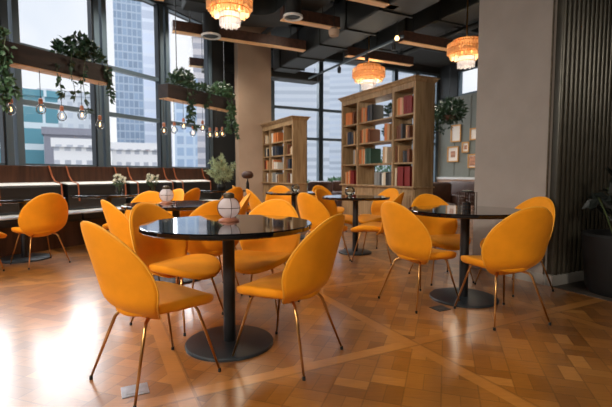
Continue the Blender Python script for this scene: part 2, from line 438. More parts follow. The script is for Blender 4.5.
table(*T6, .46, .24, 'far round black table under the big pale plant')
BT = [(NS(-5.43, 2.80), 'round black bench table at the left edge, behind the lone chair'),
      (NS(-5.43, 3.98), 'round black bench table with the wide jar of cream flowers'),
      (NS(-5.43, 5.20), 'round black bench table with the slim jar of cream flowers')]
for (p, lab), rt in zip(BT, (.46, .50, .44)): table(p.x, p.y, rt, .285, lab)

# lanterns
def globe_lantern(x, y, k, label):
    t = thing('globe_lantern', label, 'lantern', (x, y, .74), .4, 'white globe table lanterns')
    obj('base', lathe(nb(), [(0, 0), (.062*k, 0), (.064*k, .008), (.05*k, .016), (.035*k, .022), (0, .022)], 32), M['lantern_base'], t, smooth=.6)
    R = .066*k; pr = [(R*math.cos(a), .018+R*.98+R*math.sin(a)) for a in [(-.42+.84*i/16)*PI for i in range(17)]]
    obj('globe', lathe(nb(), [(0, pr[0][1])]+pr+[(0, pr[-1][1])], 32), M['globe'], t, smooth=True)
    zc = .018+R*.98
    bm = nb(); tube(bm, arc(32, R+.004, zc), .0022, 6, True)
    obj('wire_ring', bm, M['wire'], t, smooth=True)
    for q in range(4):
        a = q*PI/2; bm = nb()
        tube(bm, [((R+.004)*math.cos(b)*math.cos(a), (R+.004)*math.cos(b)*math.sin(a), zc+(R+.004)*math.sin(b)) for b in [(-.42+.84*i/12)*PI for i in range(13)]], .0019, 6)
        obj('wire_rib', bm, M['wire'], t, smooth=True)
    zt = zc+R*.93
    obj('cap', lathe(nb(), [(0, zt-.004), (.028*k, zt-.004), (.034*k, zt+.004), (.034*k, zt+.022), (.022*k, zt+.03), (0, zt+.032)], 28), M['lantern_cap'], t, smooth=.6)
globe_lantern(-.475, 2.58, 1.0, 'frosted white globe lantern on the nearest table')
globe_lantern(-1.38, 4.15, 1.0, 'frosted white globe lantern on the second table, before the bench')
def votive(x, y, label):
    t = thing('glass_votive', label, 'lantern', (x, y, .74), 0, 'clear glass table votives')
    R = .068; pr = [(R*math.cos(a), R*.92+R*math.sin(a)) for a in [(-.37+.72*i/14)*PI for i in range(15)]]
    obj('bowl', lathe(nb(), [(0, pr[0][1]), *pr, (pr[-1][0]-.004, pr[-1][1]), (pr[7][0]-.006, R*.92), (pr[0][0]-.004, pr[0][1]+.005), (0, pr[0][1]+.005)], 28), M['clear'], t, smooth=True)
    obj('candle', lathe(nb(), [(0, .006), (.026, .006), (.026, .05), (0, .05)], 20), M['candle'], t, smooth=.5)
    obj('ring', tube(nb(), arc(28, R+.002, R*.92), .0025, 6, True), M['wire'], t, smooth=True)
votive(.58, 5.55, 'round clear glass votive on table before the tall bookcase')
votive(-.17, 6.72, 'round clear glass votive on far table before the low bookcase')
t = thing('wire_cage_holder', 'square black wire cage holder on the table by the grey pillar', 'lantern', (1.35, 3.52, .74), .25)
bm = nb(); h = .055
for z in [0.003, .03, .057, .084, .111, .138]: tube(bm, [(-h, -h, z), (h, -h, z), (h, h, z), (-h, h, z)], .0028, 5, True)
for i in range(5):
    q = -h+2*h*i/4
    for a, b in ((q, -h), (q, h), (-h, q), (h, q)): tube(bm, [(a, b, 0), (a, b, .14)], .0028, 5)
obj('cage', bm, M['wire'], t)
obj('candle_cup', lathe(nb(), [(0, 0), (.034, 0), (.036, .05), (.03, .05), (.028, .01), (0, .01)], 24), M['iron'], t, smooth=.5)
obj('lid', lathe(nb(), [(0, .14), (.05, .14), (.052, .147), (.03, .154), (0, .156)], 24), M['iron'], t, smooth=.5)
def flower_jar(p, label, wide):
    t = thing('flower_jar', label, 'vase', (p.x, p.y, .74), random.random(), 'flower jars on the bench tables')
    r = .062 if wide else .05
    if wide: pr = [(r*.6, 0), (r, .03), (r, .06), (r*.7, .1), (r*.75, .125), (r*.68, .125), (r*.6, .1), (r*.9, .06), (r*.9, .035), (r*.55, .006)]
    else: pr = [(r, 0), (r, .15), (r*.92, .15), (r*.92, .006)]
    obj('jar', lathe(nb(), [(0, 0)]+pr+[(0, .006)], 24), M['clear'], t, smooth=.7)
    sm = nb(); fl = nb(); lf = nb()
    for i in range(13):
        d = Vector((random.uniform(-1, 1)*.085, random.uniform(-1, 1)*.085, random.uniform(.17, .28)))
        tube(sm, [(0, 0, .01), (d.x*.3, d.y*.3, .1), tuple(d)], .0025, 5)
        for j in range(16): leaf(fl, d, rv(), .035, .022)
        for j in range(6): leaf(lf, d*random.uniform(.6, .95), rv(), .06, .02)
    obj('stems', sm, M['stem'], t); obj('blossoms', fl, M['petal'], t); obj('leaves', lf, M['leaf_mid'], t)
pj = NS(-5.5, 4.22); flower_jar(on_plane(121, 191.5, Vector((0, 0, 1)), .74) if False else Vector((-2.82, 6.34, 0)), 'wide glass jar of cream flowers on a bench table', True)
flower_jar(Vector((-2.53, 6.93, 0)), 'slim glass jar of cream flowers with tall sprigs on bench table', False)
# big pale plant in a vase on the far table
t = thing('potted_plant', 'big pale feathery plant in a dark vase on the far table', 'plant', (T6[0]-.0, T6[1]-.15, .74), 0)
obj('vase', lathe(nb(), [(0, 0), (.06, 0), (.085, .06), (.05, .14), (.055, .17), (.045, .17), (0, .12)], 24), M['pot'], t, smooth=.7)
sm = nb(); fl = nb()
for i in range(46):
    d = rv(); d = Vector((d.x*.27, d.y*.22, .40+d.z*.26))
    tube(sm, [(0, 0, .1), (d.x*.25, d.y*.25, .24), tuple(d)], .003, 4)
    for j in range(26):
        u = random.uniform(.55, 1.02); leaf(fl, Vector((d.x*u, d.y*u, .1+(d.z-.1)*u)), rv()+Vector((d.x*2, d.y*2, .4)), .075, .022)
obj('stems', sm, M['stem'], t); obj('foliage', fl, M['leaf_pale'], t)
# brown round-topped lamp
p = at(247.5, 171, 8.75); t = thing('floor_lamp', 'brown round-topped lamp on a black stem before the beige pillar', 'lamp', (p.x, p.y, 0), 0)
obj('base', lathe(nb(), [(0, 0), (.13, 0), (.13, .02), (.02, .035), (0, .035)], 28), M['iron'], t, smooth=.5)
obj('stem', lathe(nb(), [(0, .03), (.018, .03), (.018, .6), (.034, .68), (.03, .84), (.012, .9), (.012, .95), (0, .95)], 20), M['iron'], t, smooth=.6)
obj('shade', lathe(nb(), [(0, .93), (.09, .945), (.125, .985), (.12, 1.04), (.08, 1.085), (0, 1.095)], 28), M['brown'], t, smooth=True)

# ------------------------------------------------------------------ banquette along the slanted glass
bt = thing('banquette_bench', 'long black leather banquette with walnut back under the windows', 'bench', NS(-5.75, 0), ROT_N)
S0, S1 = -2.5, 7.12
obj('bench_base', box(nb(), -.62, -.03, S0, S1, 0, .36), M['dark_wood'], bt)
obj('back_panel', box(nb(), -.66, -.57, S0, S1, .36, 1.15, .006), M['dark_wood'], bt)
bnds = [3.76-1.09*i for i in range(6)][::-1][:-1]+[3.76, 4.86, 5.93, 7.0]
bnds = sorted(set(round(b, 2) for b in bnds)); bnds = [b for b in bnds if b > S0]
for s0, s1 in zip(bnds, bnds[1:]):
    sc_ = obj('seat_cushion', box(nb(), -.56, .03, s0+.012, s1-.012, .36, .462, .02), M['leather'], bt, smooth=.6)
    obj('seat_highlight_strip', box(nb(), -.55, .022, s0+.02, s1-.02, .46, .480, .008), M['bench_highlight'], sc_, smooth=.6)  # thin near-white layer, a painted highlight on the seat top
    bm = nb(); pr = [(-.57, .49), (-.40, .49), (-.385, .52), (-.385, .845), (-.40, .872), (-.57, .888)]
    fa = [bm.verts.new((x, s0+.05, z)) for x, z in pr]; fb = [bm.verts.new((x, s1-.05, z)) for x, z in pr]
    bm.faces.new(fa); bm.faces.new(fb[::-1])
    for q in range(6): bm.faces.new((fa[q], fa[(q+1) % 6], fb[(q+1) % 6], fb[q]))
    bc = obj('back_cushion', bm, M['leather'], bt)
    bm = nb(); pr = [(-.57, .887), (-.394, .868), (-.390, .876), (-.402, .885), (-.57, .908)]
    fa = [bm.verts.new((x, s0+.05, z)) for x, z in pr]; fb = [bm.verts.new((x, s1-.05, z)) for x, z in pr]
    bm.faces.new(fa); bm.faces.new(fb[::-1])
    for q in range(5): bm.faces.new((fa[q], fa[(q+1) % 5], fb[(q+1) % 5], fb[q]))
    obj('top_highlight_strip', bm, M['bench_highlight'], bc)  # painted highlight along the top of the back cushion
for b in bnds:
    for q in (-.13, .13):
        if b+q > S1: continue
        bm = nb()
        pts = [(-.565, b+q, 1.152), (-.552, b+q+.01, 1.152), (-.55, b+q+.05, 1.0), (-.52, b+q+.07, .925), (-.385, b+q+.08, .885), (-.375, b+q+.09, .62)]
        prev = None
        for P in pts:
            a = bm.verts.new((P[0], P[1]-.011, P[2])); c = bm.verts.new((P[0], P[1]+.011, P[2]))
            a2 = bm.verts.new((P[0]-.006, P[1]-.011, P[2]-.004)); c2 = bm.verts.new((P[0]-.006, P[1]+.011, P[2]-.004))
            if prev:
                pa, pc, pa2, pc2 = prev
                bm.faces.new((pa, pc, c, a)); bm.faces.new((pa2, a2, c2, pc2)); bm.faces.new((pa, a, a2, pa2)); bm.faces.new((pc, pc2, c2, c))
            prev = (a, c, a2, c2)
        obj('strap', bm, M['copper'], bt)

# ------------------------------------------------------------------ room shell
CEIL = 4.5
WN = -6.45
pW0 = NS(WN, -6.5); pW1 = NS(WN, 7.62)
kB = -10.65
pB0 = AM(-1.05 if False else (AX.dot(Vector((-1.0, 11.45, 0)))), kB)
pB1 = AM(10.2, kB); pG1 = AM(10.2, -3.2); pR0 = AM(4.75, -3.2); pR1 = AM(4.75, 5.0)
room = [pW0, pR1, pR0, pG1, pB1, pB0, pW1]
struct('floor', prism(nb(), [(p.x, p.y) for p in room], -.12, 0), M['floor'])
struct('ceiling', prism(nb(), [(p.x, p.y) for p in room], CEIL, CEIL+.15), M['ceil'])
def wall_between(name, p, q, z0, z1, m, th=.15, out=1):
    d = (q-p); d.z = 0; L = d.length; r = math.atan2(d.y, d.x)
    return struct(name, box(nb(), 0, L, 0, th*out, z0, z1), m, loc=(p.x, p.y, 0), rotz=r)
# wall under the facade windows, top strip
wall_between('wall_left', pW0, pW1, 0, 1.13, M['blacksoft'], .12, 1)
wall_between('trim_1', pW0, pW1, 4.28, CEIL, M['blacksoft'], .2, 1)
so = struct('ceiling_soffit', box(nb(), -6.45, -5.95, -6.5, 7.6, 4.26, CEIL), M['duct'], rotz=ROT_N)
# facade windows, one per bay
W_EDGE = [7.36-1.372*i for i in range(11)][::-1]
def bar(bm, n0, n1, s0, s1, z0, z1): box(bm, n0, n1, s0, s1, z0, z1)
wi = 0
for s0, s1 in zip(W_EDGE, W_EDGE[1:]):
    wi += 1
    bm = nb(); z0, z1 = 1.13, 4.3
    bar(bm, -.06, .07, s0+.025, s0+.115, z0, z1); bar(bm, -.06, .07, s1-.115, s1-.025, z0, z1)
    bar(bm, -.04, .05, s0+.1, s1-.1, z0, z0+.05); bar(bm, -.04, .05, s0+.1, s1-.1, z1-.06, z1)
    for z in (2.05, 2.835): bar(bm, -.04, .05, s0+.1, s1-.1, z-.035, z+.035)
    w = struct('window_%d' % wi, bm, M['mullion'], loc=NX*WN, rotz=ROT_N)
    bm = nb()
    for a, b in ((z0, 2.05), (2.05, 2.835), (2.835, z1)): bar(bm, -.006, .006, s0+.1, s1-.1, a+.03, b-.03)
    bar(bm, -.006, .006, s0-.02, s0+.03, z0, z1)
    obj('window_pane', bm, M['pane'], w)
    m = nb(); bar(m, -.05, .055, s1-.145, s1-.112, z0, z1); obj('gasket', m, M['mullion_dark'], w)
# corner dark panel and beige pillar
pc0 = NS(WN, 7.40); pc1 = at(236, 172, 10.2); pc1.z = 0
struct('wall_corner', prism(nb(), [(pc0.x, pc0.y), (pW1.x-.1, pW1.y+.05), (pc1.x+.25, pc1.y+.75), (pc1.x+.08, pc1.y), (pc1.x-.03, pc1.y-.08)], 0, CEIL), M['blacksoft'])
cl, cr = at(235.5, 172, 9.85), at(271.5, 172, 10.15)
struct('column_beige', prism(nb(), [(cl.x+.10, cl.y-.1), (cr.x, cr.y), (cr.x-.28, cr.y+.6), (cl.x-.05, cl.y+.45), (cl.x, cl.y+.02)], 0, CEIL), M['beige'])
# back window wall
def aw(bm, a0, a1, b0, b1, z0, z1): box(bm, a0, a1, b0, b1, z0, z1)   # local x along A, y along B
locB = MX*kB
a_c = AX.dot(Vector((cr.x, cr.y, 0)))-.1
m_edges = []
for px in (273.5, 320, 362, 394, 415, 437):
    d = ray(px, 172); t = kB/(MX.dot(d)); P = d*t; m_edges.append(AX.dot(P))
m_edges[0] -= .05; m_edges[-1] = 10.15
for a0, a1 in zip(m_edges, m_edges[1:]):
    wi += 1; bm = nb(); z0, z1 = .12, 4.3
    aw(bm, a0-.06, a0+.07, -.06, .08, 0, z1); aw(bm, a1-.07, a1+.06, -.06, .08, 0, z1)
    aw(bm, a0, a1, -.05, .06, 0, .14); aw(bm, a0, a1, -.05, .06, z1-.08, z1)
    for z in (2.02, 2.84): aw(bm, a0, a1, -.04, .05, z-.035, z+.035)
    w = struct('window_%d' % wi, bm, M['mullion'], loc=locB, rotz=ROT_A)
    bm = nb()
    for a, b in ((z0, 2.02), (2.02, 2.84), (2.84, z1)): aw(bm, a0+.06, a1-.06, -.006, .006, a+.02, b-.03)
    obj('window_pane', bm, M['pane'], w)
bm = nb(); aw(bm, m_edges[0]-.6, 10.2, -.05, .2, 4.28, CEIL); struct('wall_back', bm, M['blacksoft'], loc=locB, rotz=ROT_A)
# gallery wall (a = 10.2)
def gm(bm, m0, m1, d0, d1, z0, z1): box(bm, d0, d1, -m1, -m0, z0, z1)  # local x along A, y along B = -m
locG = AX*10.2
bm = nb(); gm(bm, kB, -3.2, 0, .15, .92, 3.45); struct('wall_gallery', bm, M['gallery'], loc=locG, rotz=ROT_A)
bm = nb(); gm(bm, kB, -3.2, -.02, .15, 0, .86); struct('wall_wainscot', bm, M['wainscot'], loc=locG, rotz=ROT_A)
bm = nb(); gm(bm, kB, -3.2, -.045, .15, .86, .93); struct('trim_2', bm, M['white'], loc=locG, rotz=ROT_A)
bm = nb(); gm(bm, kB, kB+.85, -.02, .15, 3.45, CEIL); gm(bm, kB+.85, -3.2, -.02, .15, 4.2, CEIL); struct('wall_upper', bm, M['blacksoft'], loc=locG, rotz=ROT_A)
bm = nb()
for mm in (kB+.9, kB+2.2, kB+3.5, kB+4.8): gm(bm, mm-.04, mm+.04, 0, .1, 3.45, 4.2)
gm(bm, kB+.85, -3.2, 0, .1, 3.45, 3.5)
wi += 1; w = struct('window_%d' % wi, bm, M['mullion'], loc=locG, rotz=ROT_A)
bm = nb(); gm(bm, kB+.85, -3.2, .04, .05, 3.45, 4.2); obj('window_pane', bm, M['pane'], w)
bm = nb()
for mm in [kB+.12+.62*i for i in range(11)]: gm(bm, mm, mm+.03, -.012, .01, .95, 3.4)
struct('trim_3', bm, M['gallery'], loc=locG, rotz=ROT_A)
# grey pillar, fluted wall and the dark right wall
mA, mB = -3.285, -2.455
bm = nb(); box(bm, 3.70, 4.15, -mB, -mA, 0, CEIL); struct('column_grey', bm, M['stone'], rotz=ROT_A)
bm = nb(); box(bm, 3.685, 4.15, -mB-.015, -mA+.015, 0, .10); struct('baseboard_column', bm, M['skirting'], rotz=ROT_A)
bm = nb(); box(bm, 3.692, 3.702, -mB-.004, -mB+.008, .1, CEIL); struct('trim_4', bm, M['lantern_cap'], rotz=ROT_A)
bm = nb(); A0, A1, yF = 3.74, 4.75, -mB-.0
nfl = 15; pts = []
for i in range(nfl*6+1):
    f = i/6; pts.append((A0+(A1-A0)*i/(nfl*6), yF-.05-.028*abs(math.sin(f*PI))))
pts += [(A1, yF+.06), (A0, yF+.06)]
prism(bm, pts, .10, CEIL); struct('wall_fluted', bm, M['flute'], rotz=ROT_A, smooth=.9)
bm = nb(); box(bm, 3.70, A1, yF-.085, yF+.06, 0, .10); struct('baseboard_fluted', bm, M['skirting'], rotz=ROT_A)
bm = nb(); box(bm, 4.75, 4.9, -5.0, -mB+.2, 0, CEIL); struct('wall_right', bm, M['blacksoft'], rotz=ROT_A)
bm = nb(); box(bm, 4.15, 10.2, -mA-.1, -mA+.1, 0, CEIL); struct('wall_side', bm, M['blacksoft'], rotz=ROT_A)
bm = nb(); box(bm, 3.70, 4.75, -5.0, yF-.085, .0005, .006); struct('floor_stone_strip', bm, M['tile'], rotz=ROT_A)
# rear wall behind the camera, glazed like the facade
d = pR1-pW0; L = d.length; r = math.atan2(d.y, d.x)
Lg = L*.42
bm = nb(); box(bm, 0, Lg, -.15, 0, 0, .9); box(bm, 0, Lg, -.15, 0, 3.9, CEIL); box(bm, Lg, L, -.15, 0, 0, CEIL); struct('wall_rear', bm, M['beige'], loc=(pW0.x, pW0.y, 0), rotz=r)
bm = nb(); pn = nb(); k = 4
for i in range(k+1): box(bm, max(0, Lg*i/k-.08), min(Lg, Lg*i/k+.08), -.12, 0, .9, 3.9)
wi += 1; w = struct('window_%d' % wi, bm, M['mullion'], loc=(pW0.x, pW0.y, 0), rotz=r)
box(pn, 0, Lg, -.066, -.054, .9, 3.9); obj('window_pane', pn, M['pane'], w)

# ------------------------------------------------------------------ bookcases
SHELVES = [.37*i for i in range(5)]
def bookcase(name, label, loc, L, depth, bays, ledge, top, nsh, gaps):
    rz = math.atan2(BX.y, BX.x)
    t = thing(name, label, 'bookcase', loc, rz, 'oak bookcases')
    w = .045
    cum = [0]
    for b in bays: cum.append(cum[-1]+b)
    ih = top-.16
    obj('base_cabinet', box(box(nb(), .0, L, -depth, -.02, .08, ledge-.03), .03, L-.03, -depth+.02, -.05, 0, .08), M['case'], t)
    obj('ledge', box(nb(), -.025, L+.025, -depth-.01, .03, ledge-.03, ledge, .006), M['case'], t)
    for a, b in zip(cum, cum[1:]):
        n = 2 if b-a > .7 else 1
        for i in range(n):
            x0 = a+(b-a)*i/n+.03; x1 = a+(b-a)*(i+1)/n-.03
            bm = nb(); box(bm, x0, x1, -.022, -.004, .11, ledge-.06, .003); 
            for q in ((x0+.06, x1-.06, .19, ledge-.14),): box(bm, q[0], q[1], -.008, .004, q[2], q[3], .004)
            dr = obj('door', bm, M['case'], t)
            obj('knob', lathe(nb(), [(0, 0), (.012, 0), (.014, .012), (0, .018)], 12, (x1-.03, .006, ledge-.3)), M['gold'], dr)
    for i, x in enumerate(cum):
        x0 = min(max(x-w/2, 0), L-w)
        nm = 'side_panel' if i in (0, len(cum)-1) else 'upright'
        obj(nm, box(nb(), x0, x0+w, -depth, 0, ledge, ih), M['case'], t)
    zs = [ledge+(ih-ledge)*k/nsh for k in range(1, nsh)]
    for (a, b) in zip(cum, cum[1:]):
        for z in zs: obj('shelf', box(nb(), a+w/2 if a else w, b-w/2, -depth+.012, -.015, z-.026, z), M['case'], t)
    obj('header', box(nb(), 0, L, -depth, 0, ih, top-.05), M['case'], t)
    bm = nb(); prev = None
    for z, o in ((top-.075, .0), (top-.06, .018), (top-.03, .03), (top-.02, .05), (top, .055)):
        ring = [bm.verts.new(q) for q in ((-o, o, z), (L+o, o, z), (L+o, -depth-o, z), (-o, -depth-o, z))]
        if prev:
            for k in range(4): bm.faces.new((prev[k], prev[(k+1) % 4], ring[(k+1) % 4], ring[k]))
        else: bm.faces.new(ring[::-1])
        prev = ring
    bm.faces.new(prev); obj('cornice', bm, M['case'], t)
    xs = sorted([0.0] + [g for gg in gaps for g in gg] + [L])
    for i in range(0, len(xs), 2):
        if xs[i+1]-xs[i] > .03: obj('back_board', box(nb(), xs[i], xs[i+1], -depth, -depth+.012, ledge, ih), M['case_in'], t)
    return t, cum, [ledge]+zs, rz, w
book0 = None
def book(loc, rz, sx, sy, sz, col, label, group, tilt=0):
    global book0
    if book0 is None:
        bm = nb(); box(bm, -.5, -.44, -.5, .5, 0, 1); box(bm, .44, .5, -.5, .5, 0, 1); box(bm, -.5, .5, .44, .5, 0, 1)
        r = obj('book', bm, M['cover']); obj('pages', box(nb(), -.44, .44, -.47, .44, .02, .98), M['pages'], r); o = r
        book0 = r
    else:
        o = book0.copy(); C.objects.link(o)
        for ch in book0.children: c = ch.copy(); C.objects.link(c); c.parent = o
    o.location = loc; o.rotation_euler = (0, tilt, rz) if not tilt else Matrix.Rotation(rz, 3, 'Z').to_euler()
    o.scale = (sx, sy, sz); o.color = lin(col); tag(o, label, 'book', group)
    return o
COLN = {'maroon': (128, 34, 32), 'orange': (206, 120, 64), 'tan': (190, 150, 108), 'cream': (222, 206, 180), 'navy': (44, 54, 72), 'green': (54, 84, 70), 'grey': (140, 140, 138), 'white': (226, 224, 218), 'black': (34, 34, 36), 'brown': (116, 70, 46), 'pink': (216, 158, 132), 'charcoal': (72, 72, 74)}
ORD = ['first', 'second', 'third', 'fourth', 'fifth', 'sixth', 'seventh', 'eighth', 'ninth', 'tenth', 'eleventh', 'twelfth']
def fill(loc, rz, x0, x1, z, spec, hmax, depth, where, group, from_right=True):
    # spec: list of (colour, thickness, relative height); x grows away from the viewer: image left = large x
    R = Matrix.Rotation(rz, 3, 'Z'); x = x1-.004
    n = 0
    for col, th, hh in spec:
        if col == '_': x -= th; continue
        if x-th < x0+.002: break
        bx = x-th/2; dp = depth*random.uniform(.55, .66)
        P = Vector(loc)+R @ Vector((bx, -.03-dp/2-random.uniform(0, .02), z+.0005))
        book(P, rz, th-.001, dp, hmax*hh, COLN[col], '%s book %s from left on %s' % (col, ORD[n], where), group); n += 1
        x -= th
bigloc = (1.67, 6.5, 0)
_, cum, zz, rz, w = bookcase('bookcase', 'tall oak bookcase with three bays right of the middle table', bigloc, 2.16, .39, [.54, 1.05, .57], .835, 2.52, 4, [(.52, .565), (.02, .08), (.62, 1.03)][:3] if False else [(.46, .52), (1.0, 1.56)])
hs = zz[1]-zz[0]-.04
B3 = [ # rows bottom->top for each bay: near (right), middle, far (left)
 [[('cream', .05, .86), ('maroon', .085, .92), ('maroon', .08, .92), ('maroon', .075, .92), ('maroon', .08, .92)],
  [('brown', .045, .8), ('tan', .04, .82), ('_', .1, 0), ('charcoal', .05, .55), ('black', .06, .5), ('brown', .05, .6)],
  [('_', .03, 0), ('brown', .05, .62), ('brown', .05, .7), ('charcoal', .04, .7), ('_', .08, 0), ('tan', .05, .6), ('brown', .05, .55)],
  [('tan', .045, .8), ('orange', .05, .82), ('pink', .05, .82), ('tan', .035, .78), ('maroon', .06, .84), ('maroon', .07, .84), ('maroon', .06, .8)]],
 [[('_', .46, 0), ('grey', .09, .66), ('grey', .08, .68), ('charcoal', .05, .6), ('white', .05, .62), ('cream', .06, .66), ('black', .09, .64), ('charcoal', .07, .62)],
  [('orange', .05, .78), ('tan', .05, .8), ('orange', .045, .8), ('cream', .03, .76), ('green', .09, .82), ('green', .09, .8), ('_', .36, 0), ('tan', .06, .82), ('cream', .06, .8)],
  [('brown', .05, .7), ('orange', .05, .72), ('tan', .05, .76), ('tan', .05, .72), ('orange', .06, .74), ('brown', .05, .7), ('_', .44, 0), ('orange', .08, .84), ('tan', .06, .8)],
  [('brown', .06, .7), ('orange', .05, .78), ('tan', .05, .72), ('orange', .05, .74), ('_', .02, 0), ('navy', .07, .84), ('charcoal', .07, .85)]],
 [[('brown', .06, .62), ('tan', .06, .68), ('orange', .05, .7), ('cream', .03, .72), ('orange', .05, .76), ('maroon', .06, .78), ('maroon', .06, .7)],
  [('_', .34, 0), ('grey', .06, .8), ('tan', .05, .8)],
  [('_', .1, 0), ('tan', .03, .75), ('navy', .06, .7), ('navy', .06, .72), ('charcoal', .05, .7), ('navy', .06, .62), ('tan', .04, .7)],
  [('_', .05, 0), ('orange', .06, .7), ('orange', .06, .7), ('orange', .06, .7), ('orange', .07, .66), ('brown', .06, .7)]]]
RN = ['lowest shelf', 'second shelf', 'third shelf', 'top shelf']
for bi, bn in enumerate(['right', 'middle', 'left']):
    for ri in range(4):
        fill(bigloc, rz, cum[bi]+w/2, cum[bi+1]-w/2, zz[ri], B3[bi][ri], hs, .39, '%s, %s bay, tall bookcase' % (RN[ri], bn), 'books in the tall bookcase')
smloc = (-.263, 8.5, 0)
_, cum, zz, rz, w = bookcase('bookcase', 'low oak bookcase beside the beige pillar and back window', smloc, 1.75, .32, [.46, .81, .48], .845, 2.19, 4, [(1.14, 1.25)])
hs = zz[1]-zz[0]-.04
B4 = [
 [[('_', .06, 0), ('charcoal', .04, .8), ('brown', .04, .8), ('_', .1, 0), ('white', .05, .75)],
  [('_', .05, 0), ('brown', .05, .8), ('charcoal', .05, .75), ('navy', .05, .8)],
  [('_', .05, 0), ('brown', .05, .8), ('_', .1, 0), ('tan', .05, .5), ('cream', .05, .6)], []],
 [[('cream', .05, .8), ('grey', .1, .84), ('grey', .1, .84), ('white', .05, .7), ('brown', .08, .6), ('tan', .06, .7)],
  [('orange', .05, .8), ('cream', .05, .84), ('orange', .05, .8), ('white', .07, .62), ('cream', .07, .6), ('white', .07, .55)],
  [('white', .05, .8), ('navy', .09, .84), ('navy', .09, .84), ('charcoal', .08, .8), ('navy', .07, .7)],
  [('white', .06, .84), ('cream', .04, .8), ('orange', .09, .8), ('orange', .09, .8), ('orange', .08, .8)]],
 [[('_', .08, 0), ('brown', .06, .6), ('_', .05, 0), ('white', .05, .8), ('tan', .05, .8)],
  [('brown', .05, .8), ('_', .04, 0), ('maroon', .06, .75), ('orange', .06, .8), ('tan', .06, .7)],
  [('charcoal', .06, .7), ('_', .04, 0), ('black', .06, .8), ('cream', .05, .8), ('navy', .06, .7)],
  [('brown', .06, .7), ('cream', .05, .76), ('tan', .06, .8), ('cream', .05, .7)]]]
for bi, bn in enumerate(['right', 'middle', 'left']):
    for ri in range(4):
        fill(smloc, rz, cum[bi]+w/2, cum[bi+1]-w/2, zz[ri], B4[bi][ri], hs, .32, '%s, %s bay, low bookcase' % (RN[ri], bn), 'books in the low bookcase')
# shelf plants in the open part of the tall bookcase
def bush(t, cx, cy, cz, rx, ry, rz_, n, L, W, m, name='foliage'):
    bm = nb()
    for i in range(n):
        v = rv(); leaf(bm, Vector((cx+v.x*rx, cy+v.y*ry, cz+v.z*rz_)), rv()+v*.8, L, W)
    return obj(name, bm, m, t)
for zi, lab in ((3, 'small leafy plant in white pot on tall bookcase top shelf'), (2, 'small leafy plant in white pot on tall bookcase third shelf')):
    z = [.835+(2.36-.835)*k/4 for k in range(4)][zi]
    P = Vector(bigloc)+Matrix.Rotation(rz, 3, 'Z') @ Vector((.80 if zi == 3 else .90, -.2, z))
    t = thing('potted_plant', lab, 'plant', P, rz, 'plants on the tall bookcase')
    obj('pot', lathe(nb(), [(0, 0), (.045, 0), (.06, .09), (.054, .09), (.04, .01), (0, .01)], 20), M['white'], t, smooth=.6)
    bush(t, 0, 0, .17, .15 if zi == 3 else .09, .11, .08, 190, .06, .03, M['leaf'])

# ------------------------------------------------------------------ hanging planters, vines, bulbs
def planter(name, label, n0, s0, s1, zb, h):
    t = thing(name, label, 'planter', NS(n0, 0, 0), ROT_N, 'wooden planters hung along the windows')
    obj('trough', box(box(nb(), -.11, .11, s0, s1, zb+.01, zb+h), -.09, .09, s0+.03, s1-.03, zb+h, zb+h+.004), M['planter_wood'], t)
    obj('under_board', box(nb(), -.10, .10, s0+.004, s1-.004, zb, zb+.012), M['beam_side'], t)
    s = s0+.3
    while s < s1:
        obj('cable', tube(nb(), [(0, s, zb+h), (0, s, 4.5)], .008, 6), M['iron'], t); s += max(.6, (s1-s0-.5))
    return t
PN = -5.3; PZ = 2.27
def s_of(px, n=PN):
    d = ray(px, 172); t = n/NX.dot(d); return UX.dot(d*t)
p1e = s_of(110)
planter('hanging_planter', 'long dark hanging planter across the two left windows', PN, -.6, p1e, PZ, .23)
p2s, p2e = s_of(164)+.02, s_of(232)
planter('hanging_planter', 'long dark hanging planter in front of the third and fourth windows', PN, p2s, p2e, PZ-.03, .23)
def ivy(label, s0, s1, zt, nleaf, up, vines, m=M['leaf'], L=.085, W=.05, m2=None):
    t = thing('trailing_ivy', label, 'plant', NS(PN, (s0+s1)/2, zt), ROT_N, 'ivy in the hanging planters')
    bm = nb(); hw = (s1-s0)/2
    for i in range(nleaf):
        v = rv(); leaf(bm, Vector((v.x*.16, v.y*hw, .02+abs(v.z)*up)), rv()+Vector((v.x, v.y*.3, .3)), L, W)
    if nleaf: obj('foliage', bm, m, t)
    st = nb(); lf = nb()
    for s, ln, n in vines:
        y = s-(s0+s1)/2; P = []; ph = random.random()*6
        for q in range(8):
            u = q/7; P.append((.125+.03*math.sin(ph+u*4)+.03*u, y+.03*math.sin(ph*2+u*5), .02-ln*u))
        P.insert(0, (.02, y, .04)); tube(st, P, .004, 4)
        for i in range(n):
            u = random.uniform(.12, 1); leaf(lf, Vector((.125+.03*math.sin(ph+u*4)+.03*u, y+.03*math.sin(ph*2+u*5), .02-ln*u)), rv()+Vector((0, 0, -.4)), L, W)
    if vines: obj('vine_stems', st, M['stem'], t); obj('vine_leaves', lf, m2 or m, t)
zt = PZ+.235
ivy('bushy dark ivy on the left planter with thin trailing vines', s_of(60), s_of(106), zt, 520, .30, [(s_of(57), .58, 22), (s_of(70), .52, 20), (s_of(82), .70, 26), (s_of(106), .50, 70)])
ivy('ivy curtain trailing at the far left edge of the window', s_of(-8), s_of(10), zt, 90, .12, [(s_of(1), .75, 60), (s_of(5), .68, 60), (s_of(9), .62, 55), (s_of(-4), .7, 60)], M['leaf_mid'])
zt = PZ+.205
ivy('bushy ivy at the near end of the right planter', s_of(172), s_of(194), zt, 420, .30, [(s_of(184), .60, 60), (s_of(189), .68, 60)])
ivy('grey-green bush at the far end of right planter with hanging strands', s_of(214), s_of(232), zt, 380, .26, [(s_of(222), .70, 70), (s_of(226), .66, 60), (s_of(230), .75, 75)], M['leaf_mid'], m2=M['leaf_mid'])
